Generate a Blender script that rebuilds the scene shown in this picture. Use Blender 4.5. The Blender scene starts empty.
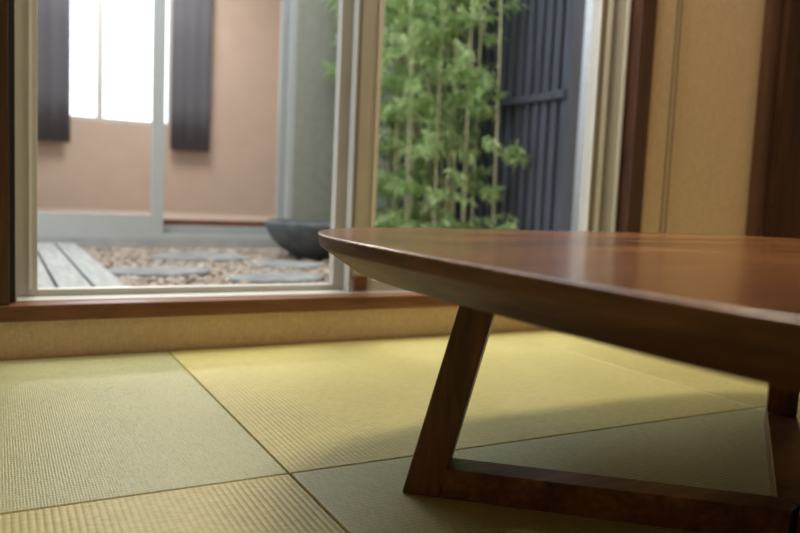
import bpy, bmesh, math, random
from mathutils import Vector, Matrix, noise
random.seed(4)
C = bpy.context.scene.collection
ORG = {}
# ------------------------------------------------------------------ helpers
class MB:
    def __init__(s): s.v=[]; s.f=[]; s.sm=[]
    def add(s, vs, fs, smooth=False):
        n=len(s.v); s.v += [tuple(v) for v in vs]
        for f in fs: s.f.append([i+n for i in f]); s.sm.append(smooth)
    def box(s,x0,x1,y0,y1,z0,z1):
        s.add([(x0,y0,z0),(x1,y0,z0),(x1,y1,z0),(x0,y1,z0),(x0,y0,z1),(x1,y0,z1),(x1,y1,z1),(x0,y1,z1)],
              [(0,3,2,1),(4,5,6,7),(0,1,5,4),(1,2,6,5),(2,3,7,6),(3,0,4,7)])
        return s
    def hexa(s,p):
        s.add(p,[(0,3,2,1),(4,5,6,7),(0,1,5,4),(1,2,6,5),(2,3,7,6),(3,0,4,7)]); return s
    def prism(s,poly,z0,z1):
        n=len(poly); s.add([(*p,z0) for p in poly]+[(*p,z1) for p in poly],
              [tuple(range(n))[::-1],tuple(range(n,2*n))]+[(i,(i+1)%n,n+(i+1)%n,n+i) for i in range(n)]); return s
    def tube(s,pts,rads,seg=8,caps=True):
        vs=[];fs=[]
        for i,p in enumerate(pts):
            p=Vector(p)
            a=Vector(pts[max(i-1,0)]); b=Vector(pts[min(i+1,len(pts)-1)])
            t=(b-a).normalized() if (b-a).length>1e-9 else Vector((0,0,1))
            r=Vector((1,0,0)) if abs(t.x)<.9 else Vector((0,1,0))
            u=t.cross(r).normalized(); w=t.cross(u)
            for k in range(seg):
                an=2*math.pi*k/seg
                vs.append(p+(u*math.cos(an)+w*math.sin(an))*rads[i])
        for i in range(len(pts)-1):
            for k in range(seg):
                fs.append((i*seg+k,i*seg+(k+1)%seg,(i+1)*seg+(k+1)%seg,(i+1)*seg+k))
        if caps:
            fs.append(tuple(range(seg))); fs.append(tuple((len(pts)-1)*seg+k for k in range(seg)))
        s.add(vs,fs,True); return s
    def build(s,name,mat,parent=None,bevel=0,seg=2,origin=None):
        o0 = Vector(ORG[parent.name]) if parent else Vector(origin or (0,0,0))
        me=bpy.data.meshes.new(name)
        me.from_pydata([tuple(Vector(v)-o0) for v in s.v],[],s.f); me.update()
        for p,q in zip(me.polygons,s.sm): p.use_smooth=q
        bm=bmesh.new(); bm.from_mesh(me); bmesh.ops.recalc_face_normals(bm,faces=bm.faces); bm.to_mesh(me); bm.free()
        o=bpy.data.objects.new(name,me); C.objects.link(o); me.materials.append(mat)
        if parent: o.parent=parent
        else: o.location=o0
        ORG[o.name]=tuple(o0)
        if bevel:
            m=o.modifiers.new('bevel','BEVEL'); m.width=bevel; m.segments=seg; m.limit_method='ANGLE'; m.angle_limit=math.radians(40)
        return o
def tag(o,label=None,cat=None,group=None,kind=None):
    if label: o['label']=label
    if cat: o['category']=cat
    if group: o['group']=group
    if kind: o['kind']=kind
    return o
def empty(name,loc):
    o=bpy.data.objects.new(name,None); C.objects.link(o); o.location=loc; ORG[o.name]=tuple(loc); o.empty_display_size=.05
    return o
# ------------------------------------------------------------------ materials
class NT:
    def __init__(s,name):
        m=bpy.data.materials.new(name); m.use_nodes=True; s.m=m; s.n=m.node_tree.nodes; s.l=m.node_tree.links
        s.b=s.n['Principled BSDF']; s.out=s.n['Material Output']
    def new(s,t,**k):
        n=s.n.new(t)
        for a,b in k.items(): setattr(n,a,b)
        return n
    def link(s,a,b): s.l.new(a,b)
    def coord(s,scale=(1,1,1),kind='Object'):
        tc=s.new('ShaderNodeTexCoord'); mp=s.new('ShaderNodeMapping'); mp.inputs['Scale'].default_value=scale
        s.link(tc.outputs[kind],mp.inputs[0]); return mp.outputs[0]
    def noise(s,vec,scale,detail=4,rough=.5,dist=0):
        n=s.new('ShaderNodeTexNoise'); n.inputs['Scale'].default_value=scale; n.inputs['Detail'].default_value=detail
        n.inputs['Roughness'].default_value=rough; n.inputs['Distortion'].default_value=dist; s.link(vec,n.inputs['Vector']); return n.outputs['Fac']
    def ramp(s,fac,stops):
        r=s.new('ShaderNodeValToRGB'); e=r.color_ramp.elements
        while len(e)<len(stops): e.new(.5)
        for i,(p,c) in enumerate(stops): e[i].position=p; e[i].color=(*c,1)
        s.link(fac,r.inputs[0]); return r.outputs[0]
    def math(s,op,a,b=None):
        n=s.new('ShaderNodeMath',operation=op)
        for i,x in enumerate((a,b)):
            if x is None: continue
            if isinstance(x,(int,float)): n.inputs[i].default_value=x
            else: s.link(x,n.inputs[i])
        return n.outputs[0]
    def bump(s,h,dist,strength=1):
        b=s.new('ShaderNodeBump'); b.inputs['Distance'].default_value=dist; b.inputs['Strength'].default_value=strength
        s.link(h,b.inputs['Height']); s.link(b.outputs[0],s.b.inputs['Normal'])
def plain(name,c,rough=.5,var=.12,scale=8,bump=0,bscale=60,metal=0,stretch=(1,1,1)):
    t=NT(name); v=t.coord(stretch)
    f=t.noise(v,scale)
    t.link(t.ramp(f,[(.3,tuple(x*(1-var) for x in c)),(.7,tuple(min(1,x*(1+var)) for x in c))]),t.b.inputs['Base Color'])
    t.b.inputs['Roughness'].default_value=rough; t.b.inputs['Metallic'].default_value=metal
    if bump: t.bump(t.noise(v,bscale,3),bump)
    return t.m
def wood(name,dark,mid,light,axis='x',rough=.3,scale=1,coat=0,rel=14,spec=.5):
    t=NT(name); sc={'x':(1.2,rel,rel),'y':(rel,1.2,rel),'z':(rel,rel,1.2)}[axis]
    v=t.coord(tuple(a*scale for a in sc))
    a=t.noise(v,1.2,6,.6,.6); b=t.noise(v,9,3,.6)
    s=t.math('ADD',t.math('MULTIPLY',a,.66),t.math('MULTIPLY',b,.34))
    t.link(t.ramp(s,[(.38,dark),(.5,mid),(.62,light)]),t.b.inputs['Base Color'])
    t.b.inputs['Roughness'].default_value=rough; t.b.inputs['Specular IOR Level'].default_value=spec
    t.b.inputs['Coat Weight'].default_value=coat; t.b.inputs['Coat Roughness'].default_value=.20
    t.bump(b,.0003); return t.m
def tatami(name,axis,c0,c1,rc=.10):
    t=NT(name); tc=t.new('ShaderNodeTexCoord'); sp=t.new('ShaderNodeSeparateXYZ'); t.link(tc.outputs['Object'],sp.inputs[0])
    across={'x':'Y','y':'X'}[axis]; along={'x':'X','y':'Y'}[axis]
    rib=t.math('ABSOLUTE',t.math('SINE',t.math('MULTIPLY',sp.outputs[across],math.pi/.0078)))
    st=t.math('SINE',t.math('MULTIPLY',sp.outputs[along],2*math.pi/.0034))
    mp=t.new('ShaderNodeMapping'); mp.inputs['Scale'].default_value=(60,420,60) if along=='Y' else (420,60,60)
    t.link(tc.outputs['Object'],mp.inputs[0]); nz=t.noise(mp.outputs[0],1,3,.6)
    big=t.noise(tc.outputs['Object'],3.5,3)
    h=t.math('ADD',t.math('MULTIPLY',rib,.6),t.math('ADD',t.math('MULTIPLY',st,.15),t.math('MULTIPLY',nz,.8)))
    cf=t.math('ADD',t.math('MULTIPLY',nz,.70),t.math('ADD',t.math('MULTIPLY',rib,rc),t.math('MULTIPLY',big,.26)))
    t.link(t.ramp(cf,[(.36,c0),(.66,c1)]),t.b.inputs['Base Color'])
    t.b.inputs['Roughness'].default_value=.42; t.b.inputs['Specular IOR Level'].default_value=.5
    t.bump(h,.00052); return t.m
def wallpaper(name,c,bs=1):
    t=NT(name); a=t.noise(t.coord((60,60,420)),1,3); b=t.noise(t.coord((420,420,60)),1,3)
    s=t.math('ADD',t.math('MULTIPLY',a,.5),t.math('MULTIPLY',b,.5))
    t.link(t.ramp(s,[(.38,tuple(x*.82 for x in c)),(.62,tuple(min(1,x*1.08) for x in c))]),t.b.inputs['Base Color'])
    t.b.inputs['Roughness'].default_value=.7; t.bump(s,.0013*bs); return t.m

M=dict(
 tat_y=tatami('tatami_lit_gold','y',(.36,.32,.115),(.59,.52,.21)),  # same rush as the green; brighter look of this weave direction painted in
 tat_x=tatami('tatami_shaded_green','x',(.26,.27,.13),(.45,.445,.235),.16),  # same rush as the gold; duller, shaded look of this weave painted in
 paper=wallpaper('wallpaper_tan',(.76,.595,.42)),
 ceil=plain('ceiling_paint',(.75,.70,.60),.8,.03),
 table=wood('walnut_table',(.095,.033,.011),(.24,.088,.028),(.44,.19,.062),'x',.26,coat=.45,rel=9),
 under=wood('walnut_shaded_underside',(.032,.014,.007),(.080,.034,.014),(.17,.076,.032),'y',.5,spec=.3,rel=9),  # darker copy of the walnut, shade of rim and underside put into colour
 leg=wood('walnut_leg',(.052,.021,.010),(.12,.050,.022),(.22,.098,.043),'z',.38),
 rail=wood('walnut_rail',(.058,.024,.011),(.13,.055,.024),(.235,.108,.046),'x',.35),
 casing=wood('casing_wood',(.045,.019,.012),(.075,.031,.019),(.115,.050,.030),'z',.4),
 post=wood('dark_post_wood',(.030,.012,.007),(.052,.021,.011),(.082,.034,.018),'z',.6,spec=.2),
 sill=wood('sill_wood',(.12,.045,.020),(.19,.078,.036),(.26,.11,.052),'x',.3),
 alu=plain('champagne_aluminium',(.52,.51,.47),.38,.04,metal=.1),
 alug=plain('grey_aluminium',(.36,.38,.37),.4,.04,metal=.1),
 alub=plain('bronze_aluminium',(.24,.22,.19),.4,.04,metal=.1),
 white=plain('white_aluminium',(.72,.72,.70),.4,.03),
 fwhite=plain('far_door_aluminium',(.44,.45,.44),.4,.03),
 black=plain('black_rubber',(.012,.012,.012),.6),
 deck=plain('weathered_deck',(.26,.27,.26),.7,.22,6,.001,30,stretch=(8,.8,8)),
 soil=plain('gravel_bed',(.11,.085,.06),.9,.4,30,.01,40),
 stone=plain('stepping_stone_grey',(.17,.18,.18),.8,.3,14,.004,50),
 bowl=plain('dark_stone',(.075,.082,.085),.8,.35,20,.003,60),
 water=plain('water',(.05,.07,.07),.05,.05),
 culm=plain('bamboo_culm',(.56,.52,.33),.45,.25,6,stretch=(3,3,.5)),
 branch=plain('bamboo_branch',(.50,.50,.30),.5,.2),
 fence=plain('dark_slat',(.068,.075,.102),.55,.3,5,.001,40,stretch=(6,6,.5)),
 fenceb=plain('fence_backing',(.19,.20,.25),.6,.25,5,stretch=(6,6,.5)),
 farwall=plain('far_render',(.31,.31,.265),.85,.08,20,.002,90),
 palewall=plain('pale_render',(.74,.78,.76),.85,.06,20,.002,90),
 siding=plain('pale_siding',(.92,.94,.95),.7,.01,20),
 peach=plain('peach_plaster',(.44,.35,.29),.8,.04,6),
 farfloor=plain('far_floor_mat',(.34,.27,.22),.5,.1,6,stretch=(1,10,1)),
 strip=plain('red_brown_strip',(.17,.065,.04),.4,.2,6,stretch=(1,10,1)),
 curtain=plain('curtain_cloth',(.085,.088,.105),.95,.15,120),
 cord=plain('cord_beads',(.055,.035,.025),.4),
 concrete=plain('concrete',(.40,.40,.38),.9,.1,10),
)
def pebble_mat():
    t=NT('pebbles'); g=t.new('ShaderNodeNewGeometry')
    c=t.ramp(g.outputs['Random Per Island'],[(0,(.15,.105,.075)),(.3,(.25,.19,.14)),(.55,(.36,.29,.22)),(.8,(.20,.165,.135)),(1,(.46,.41,.35))])
    t.link(c,t.b.inputs['Base Color']); t.b.inputs['Roughness'].default_value=.6; return t.m
def leaf_mat():
    t=NT('bamboo_leaf'); g=t.new('ShaderNodeNewGeometry')
    c=t.ramp(g.outputs['Random Per Island'],[(0,(.28,.44,.16)),(.5,(.50,.66,.30)),(1,(.76,.84,.52))])
    t.link(c,t.b.inputs['Base Color']); t.b.inputs['Roughness'].default_value=.4
    tl=t.new('ShaderNodeBsdfTranslucent'); t.link(c,tl.inputs[0])
    mx=t.new('ShaderNodeMixShader'); mx.inputs[0].default_value=.5
    t.link(t.b.outputs[0],mx.inputs[1]); t.link(tl.outputs[0],mx.inputs[2]); t.link(mx.outputs[0],t.out.inputs[0]); return t.m
M['pebble']=pebble_mat(); M['leaf']=leaf_mat()

# ------------------------------------------------------------------ dimensions
H=.36; WY=1.668
XL,XR,YB,CZ=-1.6,2.95,-2.6,2.4
def struct(name,mb,mat,**k): return tag(mb.build(name,mat,**k),kind='structure')
fl=MB(); fl.box(XL,XR,YB,WY,-.12,-.03)
fl.box(XL,-.575,YB,WY,-.03,-.001); fl.box(2.135,XR,YB,WY,-.03,-.001); fl.box(-.575,2.135,YB,-.015,-.03,-.001)
struct('floor',fl,M['tat_y'])
struct('ceiling',MB().box(XL-.12,XR+.12,YB-.12,WY+.14,CZ,CZ+.12),M['ceil'])
WX0,WX1,WZ0,WZ1=-.005,1.655,.10,2.02
w=MB(); w.box(XL,XR,WY,WY+.14,-.12,WZ0-.012); w.box(XL,XR,WY,WY+.14,WZ1,CZ); w.box(XL,WX0,WY,WY+.14,WZ0-.012,WZ1); w.box(WX1,XR,WY,WY+.14,WZ0-.012,WZ1)
struct('wall_front',w,M['paper'])
struct('wall_left',MB().box(XL-.12,XL,YB,WY+.14,-.12,CZ),M['paper'])
struct('wall_right',MB().box(XR,XR+.12,YB,WY+.14,-.12,CZ),M['paper'])
struct('wall_back',MB().box(XL-.12,XR+.12,YB-.12,YB,-.12,CZ),M['paper'])
t1=empty('trim_1',(.83,WY,.08)); tag(t1,kind='structure')
MB().box(-.06,1.70,WY-.022,WY+.03,.078,.112).build('window_sill',M['sill'],t1,.003)
MB().box(-.075,.022,WY-.018,WY+.03,.1125,2.06).build('side_casing',M['casing'],t1,.002)
MB().box(1.640,1.698,WY-.018,WY+.03,.1125,2.06).build('side_casing',M['casing'],t1,.002)
MB().box(.0225,1.6395,WY-.018,WY+.03,2.02,2.06).build('head_casing',M['casing'],t1,.002)
t2=empty('trim_2',(2.35,WY,0)); tag(t2,kind='structure')
MB().box(2.185,2.235,WY-.035,WY-.0005,0,CZ-.001).build('post_edge',M['casing'],t2,.002)
MB().box(2.2355,2.56,WY-.055,WY-.0005,0,CZ-.001).build('post',M['post'],t2,.003)

# ------------------------------------------------------------------ window
W=empty('window_1',(.83,WY+.07,.10)); tag(W,kind='structure')
f=MB(); f.box(.0225,.036,WY+.0305,WY+.13,.1,2.02); f.box(1.585,1.6395,WY+.052,WY+.13,.1,2.02); f.box(1.612,1.6395,WY+.0305,WY+.052,.1,2.02)
f.box(.036,1.585,WY+.0305,WY+.13,2.0,2.02); f.box(.036,1.585,WY+.0305,WY+.13,.1,.114)
f.build('window_frame',M['alu'],W,.0015)
MB().box(1.622,1.629,WY+.018,WY+.0305,.114,2.0).build('frame_bead',M['white'],W)
MB().box(1.588,1.600,WY+.046,WY+.0515,.114,2.0).build('frame_channel',M['alub'],W)
MB().box(.0225,.033,WY+.010,WY+.0302,.114,2.0).build('seal',M['black'],W)
def sash(x0,x1,y0,y1,wl,wr,z0,z1,rb,mat,root,name='sash'):
    s=MB(); s.box(x0,x0+wl,y0,y1,z0,z1); s.box(x1-wr,x1,y0,y1,z0,z1); s.box(x0+wl,x1-wr,y0,y1,z0,z0+rb); s.box(x0+wl,x1-wr,y0,y1,z1-.04,z1)
    o=s.build(name,mat,root,.002); ORG[o.name]=ORG[root.name]
    return o
s1=sash(.0365,.792,WY+.088,WY+.116,.040,.040,.1145,1.998,.014,M['alu'],W)
MB().box(.060,.066,WY+.082,WY+.088,.13,1.95).build('stile_lip',M['white'],s1)
s2=sash(.776,1.584,WY+.045,WY+.075,.066,.050,.1145,1.998,.03,M['alu'],W)
MB().box(.830,.841,WY+.039,WY+.045,.146,1.95).build('stile_lip',M['white'],s2)
MB().box(.778,.786,WY+.040,WY+.045,.146,1.95).build('stile_groove',M['alub'],s2)
MB().box(1.535,1.542,WY+.038,WY+.045,.146,1.95).build('stile_lip',M['white'],s2)
MB().box(1.550,1.562,WY+.0425,WY+.045,.146,1.95).build('stile_groove',M['alub'],s2)
MB().box(1.570,1.580,WY+.036,WY+.045,.146,1.95).build('stile_lip',M['white'],s2)
MB().box(.79,.825,WY+.036,WY+.045,.12,.155).build('roller_cover',M['sill'],s2,.002)

# ------------------------------------------------------------------ tatami
labs=[((0,1),'tatami mat, weave shaded greyish green, by the sill on the left, in front of the deck view','x'),
 ((1,1),'large tatami mat, weave lit golden, under the window wall, centre, behind the table leg','y'),
 ((2,1),'tatami mat, weave lit yellow, lying farthest right, along the wall behind the table','y'),
 ((0,0),'tatami mat, weave lit golden, with ribs towards the viewer, bottom left corner','y'),
 ((1,0),'shadowed tatami mat, weave shaded green, under the front of the table, carrying its left leg','x'),
 ((2,0),'tatami mat under the right side of the table near its far leg','y')]
xs=[-.572,.330,1.232,2.134]; ys=[-.014,.888,1.667]
for (i,j),lab,ax in labs:
    x0,x1,y0,y1=xs[i],xs[i+1],ys[j],ys[j+1]; g=.0009
    o=MB().box(x0+g,x1-g,y0+g,y1-g,-.0298,0).build('tatami_mat',M['tat_'+ax],None,.003,3,origin=((x0+x1)/2,(y0+y1)/2,-.0298))
    tag(o,lab,'tatami mat','borderless tatami mats on the floor')

# ------------------------------------------------------------------ table
TC=Vector((.893,.518)); A,B_,NEX=.570,.546,3.9
T=empty('low_table',(TC.x,TC.y,0)); tag(T,'low dark walnut table with rounded corners and slanted legs standing on the mats','table')
def outline(k,inset,z):
    vs=[]
    for i in range(k):
        a=2*math.pi*i/k; c,s=math.cos(a),math.sin(a)
        x=math.copysign(abs(c)**(2/NEX),c)*(A-inset); y=math.copysign(abs(s)**(2/NEX),s)*(B_-inset)
        vs.append((TC.x+x,TC.y+y,z))
    return vs
K=400; tt=MB()
def band(pr):
    v=[];fc=[]
    for ins,z in pr: v+=outline(K,ins,z)
    for r in range(len(pr)-1):
        for k in range(K): fc.append((r*K+k,r*K+(k+1)%K,(r+1)*K+(k+1)%K,(r+1)*K+k))
    tt.add(v,fc,True)
band([(.0025,.3100),(.0010,.3095),(.0002,.3087),(0,.3075)])
band([(0,.3075),(.002,.2950)]); band([(.002,.2950),(.003,.2930),(.005,.2918)])
band([(.005,.2918),(.042,.2650)])
tt.add(outline(K,.0025,.31),[tuple(range(K))]); tt.add(outline(K,.042,.2650),[tuple(range(K))])
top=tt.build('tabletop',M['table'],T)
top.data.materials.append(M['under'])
bm=bmesh.new(); bm.from_mesh(top.data)
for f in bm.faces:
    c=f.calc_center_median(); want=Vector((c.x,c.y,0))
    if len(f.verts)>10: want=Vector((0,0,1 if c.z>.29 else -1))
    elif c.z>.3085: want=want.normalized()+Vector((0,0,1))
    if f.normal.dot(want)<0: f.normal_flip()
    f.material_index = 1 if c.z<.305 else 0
bm.to_mesh(top.data); bm.free()
P=Vector((.785,.500)); corners=[Vector((.447,.792)),Vector((1.162,.790)),Vector((.790,.06))]
LW,LT,LEAN,RH=.046,.044,.066,.037
for i,c in enumerate(corners):
    u=(P-c).normalized(); nrm=Vector((-u.y,u.x))*(LT/2)
    def q(d,s,z): p=c+u*d+nrm*s; return (p.x,p.y,z)
    m=MB().hexa([q(0,-1,0.0005),q(LW,-1,0.0005),q(LW,1,0.0005),q(0,1,0.0005),q(LEAN,-1,.2652),q(LEAN+LW-.004,-1,.2652),q(LEAN+LW-.004,1,.2652),q(LEAN,1,.2652)])
    m.build('leg',M['leg'],T,.002)
    a=c+u*(LW+.003); e=P-u*(LT/2*.577+.001)
    MB().prism([tuple(a-nrm),tuple(e-nrm),tuple(P-u*.001),tuple(e+nrm),tuple(a+nrm)],.0005,RH).build('floor_rail',M['rail'],T,.0015)

# ------------------------------------------------------------------ blind cord
CX=1.785
cd=empty('blind_cord',(CX,WY-.02,.12)); tag(cd,'looped beaded blind cord hanging in front of the tan wallpaper beside the window','blind cord')
m=MB(); bd=MB()
def half(z): return .004+.006*(1.98-z)/1.8
pts=[(CX-half(1.98-1.8*t/20),WY-.02,1.98-1.8*t/20) for t in range(21)]+[(CX-.006,WY-.02,.165),(CX,WY-.02,.16),(CX+.006,WY-.02,.165)]+[(CX+half(.18+1.8*t/20),WY-.02,.18+1.8*t/20) for t in range(21)]
m.tube(pts,[.0012]*len(pts),6); m.build('string',M['cord'],cd)
z=.2
while z<1.97:
    for xx in (CX-half(z),CX+half(z)):
        bd.tube([(xx,WY-.02,z-.0036),(xx,WY-.02,z-.0024),(xx,WY-.02,z),(xx,WY-.02,z+.0024),(xx,WY-.02,z+.0036)],[.001,.0025,.0031,.0025,.001],6)
    z+=.0105
bd.build('beads',M['cord'],cd)
MB().box(CX-.016,CX+.016,WY-.03,WY-.0005,1.98,2.0).build('bracket',M['alug'],cd,.002)

# ------------------------------------------------------------------ courtyard ground
FY=4.0
gd=MB().box(-2.2,5.2,WY+.14,FY,-.12,.022); tag(gd.build('ground',M['soil']),kind='structure')
pb=MB(); bm=bmesh.new(); bmesh.ops.create_icosphere(bm,subdivisions=1,radius=1)
iv=[v.co.copy() for v in bm.verts]; iff=[tuple(v.index for v in f.verts) for f in bm.faces]; bm.free()
stones=[(.53,2.84,.20,.13),(.90,2.60,.19,.12),(.82,3.42,.24,.16),(1.10,3.05,.15,.12)]
def instone(x,y):
    return any(((x-a)/(c+.0))**2+((y-b)/(d+.0))**2<.9 for a,b,c,d in stones)
for i in range(6800):
    x=random.uniform(.345,2.1); y=random.uniform(2.05,3.97)
    if instone(x,y) or (x-1.38)**2+(y-3.42)**2<.017: continue
    r=random.uniform(.010,.021); a=random.uniform(0,6.28); sx,sy,sz=r*random.uniform(.9,1.4),r*random.uniform(.7,1),r*random.uniform(.45,.75)
    rot=Matrix.Rotation(a,3,'Z')@Matrix.Rotation(random.uniform(-.35,.35),3,'X'); c=Vector((x,y,.028+random.uniform(0,.010)))
    pb.add([rot@Vector((p.x*sx,p.y*sy,p.z*sz))+c for p in iv],iff,True)
tag(pb.build('gravel',M['pebble']),'brown and tan rounded pebbles covering the courtyard ground','gravel',kind='stuff')
sl=['flat grey stepping stone nearest the wooden deck','grey stepping stone closest to the window, in front of the stone bowl','broad bluish stepping stone farthest back, near the glass doors','small stepping stone between the pebbles just left of the stone bowl']
for (x,y,a,b),lb in zip(stones,sl):
    k=28; ph=random.uniform(0,6); ring=[]
    for i in range(k):
        t=2*math.pi*i/k; q=1+.09*math.sin(2*t+ph)+.06*math.sin(3*t+2*ph)+.03*math.sin(7*t+ph)
        ring.append((x+a*q*math.cos(t),y+b*q*math.sin(t)))
    s=MB(); vs=[];fs=[]
    for sc,z in ((.97,.0225),(1.0,.040),(.98,.047),(.93,.050),(.6,.052),(.25,.053)):
        vs+=[(x+(p[0]-x)*sc,y+(p[1]-y)*sc,z+(noise.noise(Vector((p[0]*sc*9,p[1]*9,z)))*.003 if z>.044 else 0)) for p in ring]
    for r in range(5):
        for i in range(k): fs.append((r*k+i,r*k+(i+1)%k,(r+1)*k+(i+1)%k,(r+1)*k+i))
    fs.append(tuple(5*k+i for i in range(k))); fs.append(tuple(range(k))); s.add(vs,fs,True)
    tag(s.build('stepping_stone',M['stone'],origin=(x,y,.0225)),lb,'stepping stone','stepping stones in the gravel')
D=empty('wooden_deck',(-.2,2.9,.022)); tag(D,'weathered grey plank deck at the left edge of the gravel','deck')
x=.335
for i in range(11):
    MB().box(x-.086,x,1.86,3.93,.038,.064).build('plank',M['deck'],D,.003); x-=.095
for yy in (2.0,2.9,3.8): MB().box(-.70,.325,yy,yy+.06,.0225,.0378).build('joist',M['deck'],D)
BC=(1.38,3.42); Bw=empty('stone_bowl',(BC[0],BC[1],.0225)); tag(Bw,'dark stone water bowl standing on the pebbles by the bamboo','stone basin')
def lathe(prof,seg=56):
    vs=[];fs=[]
    for r,z in prof:
        for i in range(seg):
            a=2*math.pi*i/seg; vs.append((BC[0]+r*math.cos(a),BC[1]+r*math.sin(a),z))
    for j in range(len(prof)-1):
        for i in range(seg): fs.append((j*seg+i,j*seg+(i+1)%seg,(j+1)*seg+(i+1)%seg,(j+1)*seg+i))
    fs.append(tuple(range(seg))); fs.append(tuple((len(prof)-1)*seg+i for i in range(seg)))
    m=MB(); m.add(vs,fs,True); return m
lathe([(.09,.0228),(.105,.040),(.14,.06),(.19,.095),(.230,.14),(.252,.18),(.257,.205),(.252,.216),(.240,.218),(.230,.212),(.22,.17),(.17,.11),(.02,.09)]).build('basin',M['bowl'],Bw)
lathe([(.1,.178),(.2185,.182),(.1,.1825)],48).build('water',M['water'],Bw)

# ------------------------------------------------------------------ slat fence
FX=2.22; F=empty('slat_fence',(FX,3.3,.022)); tag(F,'dark blue-grey vertical slat fence behind the bamboo','fence')
s=MB(); y=2.648
while y<3.94: s.box(FX,FX+.018,y,y+.044,.05,2.15); y+=.068
s.build('slats',M['fence'],F,.002)
MB().box(FX+.03,FX+.042,2.642,3.98,.05,2.12).build('backing_panel',M['fenceb'],F)
for zz in (.82,1.5): MB().box(FX-.025,FX-.0005,2.642,3.98,zz,zz+.035).build('rail',M['fence'],F,.002)
MB().box(FX-.01,FX+.05,2.620,2.641,.0225,2.18).build('post',M['fence'],F,.002)
Nb=MB(); y=.02
for i in range(30): Nb.hexa([(3.3,1.85,y),(3.6,1.85,y),(3.6,6.0,y),(3.3,6.0,y),(3.303,1.85,y+.099),(3.6,1.85,y+.099),(3.6,6.0,y+.099),(3.303,6.0,y+.099)]); y+=.1
tag(Nb.build('neighbouring_house',M['siding'],origin=(3.45,4,.02)),'pale sided house wall showing in the gap right of the dark fence','house')

# ------------------------------------------------------------------ bamboo
def bamboo(name,x,y,r,h,leafy,seed,lean):
    rnd=random.Random(seed); root=empty(name,(x,y,.0225))
    def pos(z): return Vector((x+lean[0]*z*z,y+lean[1]*z*z,z))
    m=MB(); pts=[];rad=[];z=.0225;nodes=[]
    while z<h:
        rr=r*(1-.45*z/h); st=rnd.uniform(.15,.21)
        for dz,k in ((0,1),(.006,1.22),(.012,1.0),(.03,.97),(st*.5,.96)):
            if z+dz<h: pts.append(pos(z+dz)); rad.append(rr*k)
        nodes.append(z+.008); z+=st
    m.tube(pts,rad,10); m.build('culm',M['culm'],root)
    for nz in nodes:
        if nz<.15: continue
        for b in range(rnd.choice(leafy)):
            br=MB(); lf=MB()
            a=rnd.uniform(0,6.283); L=rnd.uniform(.10,.32); p0=pos(nz)
            d=Vector((math.cos(a),math.sin(a),rnd.uniform(.2,.9))).normalized(); sag=rnd.uniform(.15,.35)
            ps=[p0+d*L*k/6+Vector((0,0,-sag*L*(k/6)**2)) for k in range(7)]
            if any(q.x>FX-.035 or q.y>3.96 or q.x<1.60 for q in ps): continue
            br.tube(ps,[.0020*(1-.12*k) for k in range(7)],5)
            for k in range(1,7):
                for w_ in range(rnd.randint(7,11)):
                    base=ps[k]+Vector((rnd.uniform(-.02,.02),rnd.uniform(-.02,.02),rnd.uniform(-.02,.01))); dr=(d+Vector((rnd.uniform(-1.2,1.2),rnd.uniform(-1.2,1.2),rnd.uniform(-1.5,.2)))).normalized()
                    ll=rnd.uniform(.035,.075); wd=ll*rnd.uniform(.085,.12)
                    tip=base+dr*ll
                    if tip.x>FX-.01 or tip.x<1.54: continue
                    side=dr.cross(Vector((rnd.uniform(-.5,.5),rnd.uniform(-.5,.5),1))).normalized(); up=side.cross(dr)
                    cen=[base,base+dr*ll*.3+up*.002,base+dr*ll*.65,tip-Vector((0,0,ll*.12))]
                    ws=[.15,1,.75,0]
                    vs=[]
                    for c_,q in zip(cen,ws): vs+=[c_-side*wd*q+up*wd*q*.3,c_,c_+side*wd*q+up*wd*q*.3]
                    fs=[]
                    for s_ in range(3):
                        o_=s_*3; fs+=[(o_,o_+1,o_+4,o_+3),(o_+1,o_+2,o_+5,o_+4)]
                    lf.add(vs,fs)
            bo=br.build('branch',M['branch'],root); ORG[bo.name]=ORG[root.name]
            if lf.v: lf.build('foliage',M['leaf'],bo)
    return root
sp=[(1.72,3.50,.008),(1.78,3.72,.008),(1.80,3.30,.007),(1.86,3.55,.009),(1.90,3.20,.007),(1.93,3.78,.010),(1.97,3.42,.008),(2.00,3.10,.007),(2.04,3.62,.010),(2.06,3.28,.008),(2.10,3.48,.010),(2.11,3.00,.007),(2.12,3.80,.011),(1.66,3.80,.007),
    (2.00,3.88,.010),(2.07,3.74,.009),(2.13,3.64,.010),(2.03,3.48,.009),(2.09,3.36,.009),(2.00,3.26,.007),(2.12,3.20,.008),(1.95,3.60,.009),(2.16,3.52,.009),(1.88,3.86,.010),(2.17,3.34,.008),(2.16,3.74,.009),
    (1.83,3.84,.009),(1.92,3.66,.009),(1.98,3.74,.010),(2.06,3.86,.010),(2.17,3.84,.010),(1.88,3.40,.007)]
for i,(x,y,r) in enumerate(sp):
    lf_=i<6 or i==13
    leafy=(3,4,4) if lf_ else ((3,3,4) if i in(7,11) else ((1,1,2) if i<14 else (0,0,1)))
    b=bamboo('bamboo',x,y,r,random.uniform(1.9,2.3),leafy,i+10,(random.uniform(-.03,.01),random.uniform(-.02,.02)))
    if lf_: tag(b,'slender leafy bamboo with bright green leaves beside the stone bowl','bamboo','leafy bamboos at the back of the courtyard')
    else: tag(b,'pale bamboo culm with sparse leaves in front of the slat fence','bamboo','pale bamboo culms by the fence')

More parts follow.
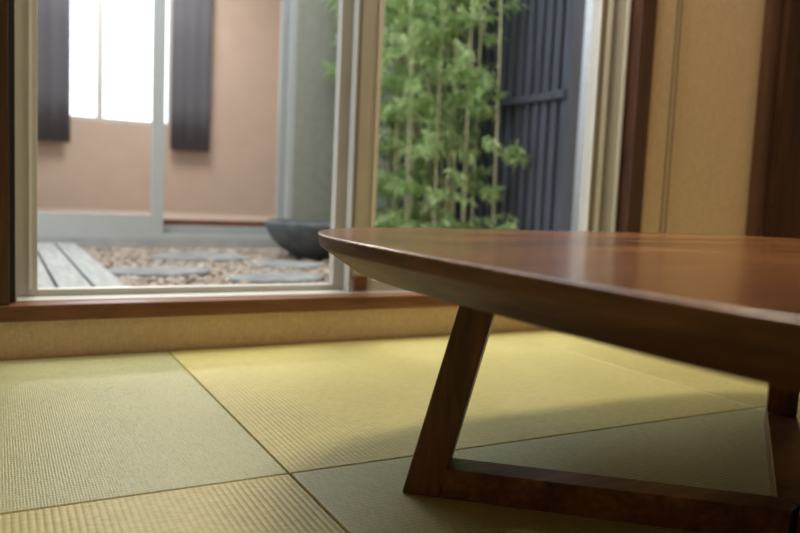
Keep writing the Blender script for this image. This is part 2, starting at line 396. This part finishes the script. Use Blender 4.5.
# ------------------------------------------------------------------ house across the courtyard
Hs=empty('house',(.8,FY,0)); tag(Hs,'house across the courtyard with tall sliding doors and a peach room inside','house')
BY=6.2; OX0,OX1=-.30,1.455
w=MB(); w.box(-2.2,OX0,FY,FY+.12,-.1,2.7); w.box(OX0,OX1,FY,FY+.12,2.1,2.7); w.box(OX0,OX1,FY,FY+.12,-.1,.085)
w.build('facade_wall',M['concrete'],Hs)
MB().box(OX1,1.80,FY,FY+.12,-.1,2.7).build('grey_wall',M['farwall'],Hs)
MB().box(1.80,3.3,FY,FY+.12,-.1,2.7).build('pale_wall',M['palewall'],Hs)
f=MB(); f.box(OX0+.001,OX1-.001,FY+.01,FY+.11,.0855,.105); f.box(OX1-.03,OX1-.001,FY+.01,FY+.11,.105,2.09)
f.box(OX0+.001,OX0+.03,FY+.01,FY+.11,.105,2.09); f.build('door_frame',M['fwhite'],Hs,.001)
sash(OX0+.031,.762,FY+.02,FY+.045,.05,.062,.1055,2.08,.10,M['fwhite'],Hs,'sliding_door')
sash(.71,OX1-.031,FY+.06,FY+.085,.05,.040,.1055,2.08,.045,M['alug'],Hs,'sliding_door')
MB().box(.764,OX1-.034,FY+.088,FY+.108,.1505,.182).build('threshold_strip',M['strip'],Hs,.001)
MB().box(-1.2,2.5,FY+.121,BY,.10,.15).build('floor_boards',M['farfloor'],Hs)
b=MB(); wx0,wx1,wz0=.36,1.22,.82
b.box(-1.2,wx0,BY,BY+.1,.1,2.5); b.box(wx1,2.5,BY,BY+.1,.1,2.5); b.box(wx0,wx1,BY,BY+.1,.1,wz0); b.box(wx0,wx1,BY,BY+.1,2.0,2.5)
b.box(-1.3,-1.2,FY+.12,BY+.1,.1,2.5); b.box(2.5,2.6,FY+.12,BY+.1,.1,2.5)
b.build('room_wall',M['peach'],Hs)
MB().box(-1.3,2.6,FY+.12,BY+.1,2.5,2.6).build('room_ceiling',M['ceil'],Hs)
f=MB(); f.box(wx0,wx1,BY+.02,BY+.07,wz0,wz0+.03); f.box(.676,.722,BY+.02,BY+.07,wz0+.03,2); f.box(wx0,wx0+.03,BY+.02,BY+.07,wz0+.03,2); f.box(wx1-.02,wx1,BY+.02,BY+.07,wz0+.03,2)
f.build('back_window_frame',M['fwhite'],Hs)
def curtain(x0,x1,lab):
    k=60; vs=[];fs=[]
    for zi,z in enumerate((.64,1.0,1.5,2.08)):
        for i in range(k+1):
            t=i/k; vs.append((x0+(x1-x0)*t,BY-.07+.003*math.sin(t*math.pi*2*3),z))
    for r in range(3):
        for i in range(k): fs.append((r*(k+1)+i,r*(k+1)+i+1,(r+1)*(k+1)+i+1,(r+1)*(k+1)+i))
    m=MB(); m.add(vs,fs,True); o=m.build('curtain',M['curtain'],origin=((x0+x1)/2,BY-.07,.62))
    sm=o.modifiers.new('s','SOLIDIFY'); sm.thickness=.003
    tag(o,lab,'curtain','dark curtains of the room across the courtyard')
curtain(.18,.485,'dark curtain panel left of the bright window in the far room')
curtain(1.205,1.51,'dark curtain panel right of the bright window in the far room')

# ------------------------------------------------------------------ light
wd=bpy.data.worlds.new('sky'); bpy.context.scene.world=wd; wd.use_nodes=True
bg=wd.node_tree.nodes['Background']; bg.inputs[0].default_value=(.86,.93,1,1); bg.inputs[1].default_value=3.1
def area(name,loc,rot,size,e,col,sy=None):
    l=bpy.data.lights.new(name,'AREA'); l.energy=e; l.color=col; l.size=size
    if sy: l.shape='RECTANGLE'; l.size_y=sy
    o=bpy.data.objects.new(name,l); C.objects.link(o); o.location=loc; o.rotation_euler=rot; return o
area('overhead_fill',(1.0,1.42,2.36),(0,0,0),.7,31,(1,.90,.72),.35)  # added fill in place of window skylight, shapes the shadow below the table
area('room_fill',(.6,-1.2,2.36),(0,0,0),.9,7,(1,.86,.66))  # added fill behind the camera, lifts shadows like room bounce
area('far_room_fill',(.9,5.2,2.4),(0,0,0),.8,58,(1,.95,.90))  # added fill to brighten the peach room, no fixture there
sl_=bpy.data.lights.new('sun','SUN'); sl_.energy=1.5; sl_.angle=math.radians(12); sl_.color=(1,.97,.88)
so=bpy.data.objects.new('sun',sl_); C.objects.link(so); so.rotation_euler=Vector((.10,.22,1)).to_track_quat('Z','Y').to_euler()
# ------------------------------------------------------------------ camera
f_=755.0
a=Vector((-404,89,-f_)).normalized(); b=Vector((1412,8,-f_)).normalized(); b=(b-a*b.dot(a)).normalized(); c=b.cross(a)
R=Matrix((b,a,c))
cam=bpy.data.cameras.new('camera'); co=bpy.data.objects.new('camera',cam); C.objects.link(co)
co.matrix_world=Matrix.Translation((0,0,H))@R.to_4x4()
cam.lens=f_/800*36; cam.sensor_width=36; cam.clip_start=.02
cam.dof.use_dof=True; cam.dof.focus_distance=1.0; cam.dof.aperture_fstop=3.7
bpy.context.scene.camera=co
bpy.context.scene.view_settings.view_transform='Standard'
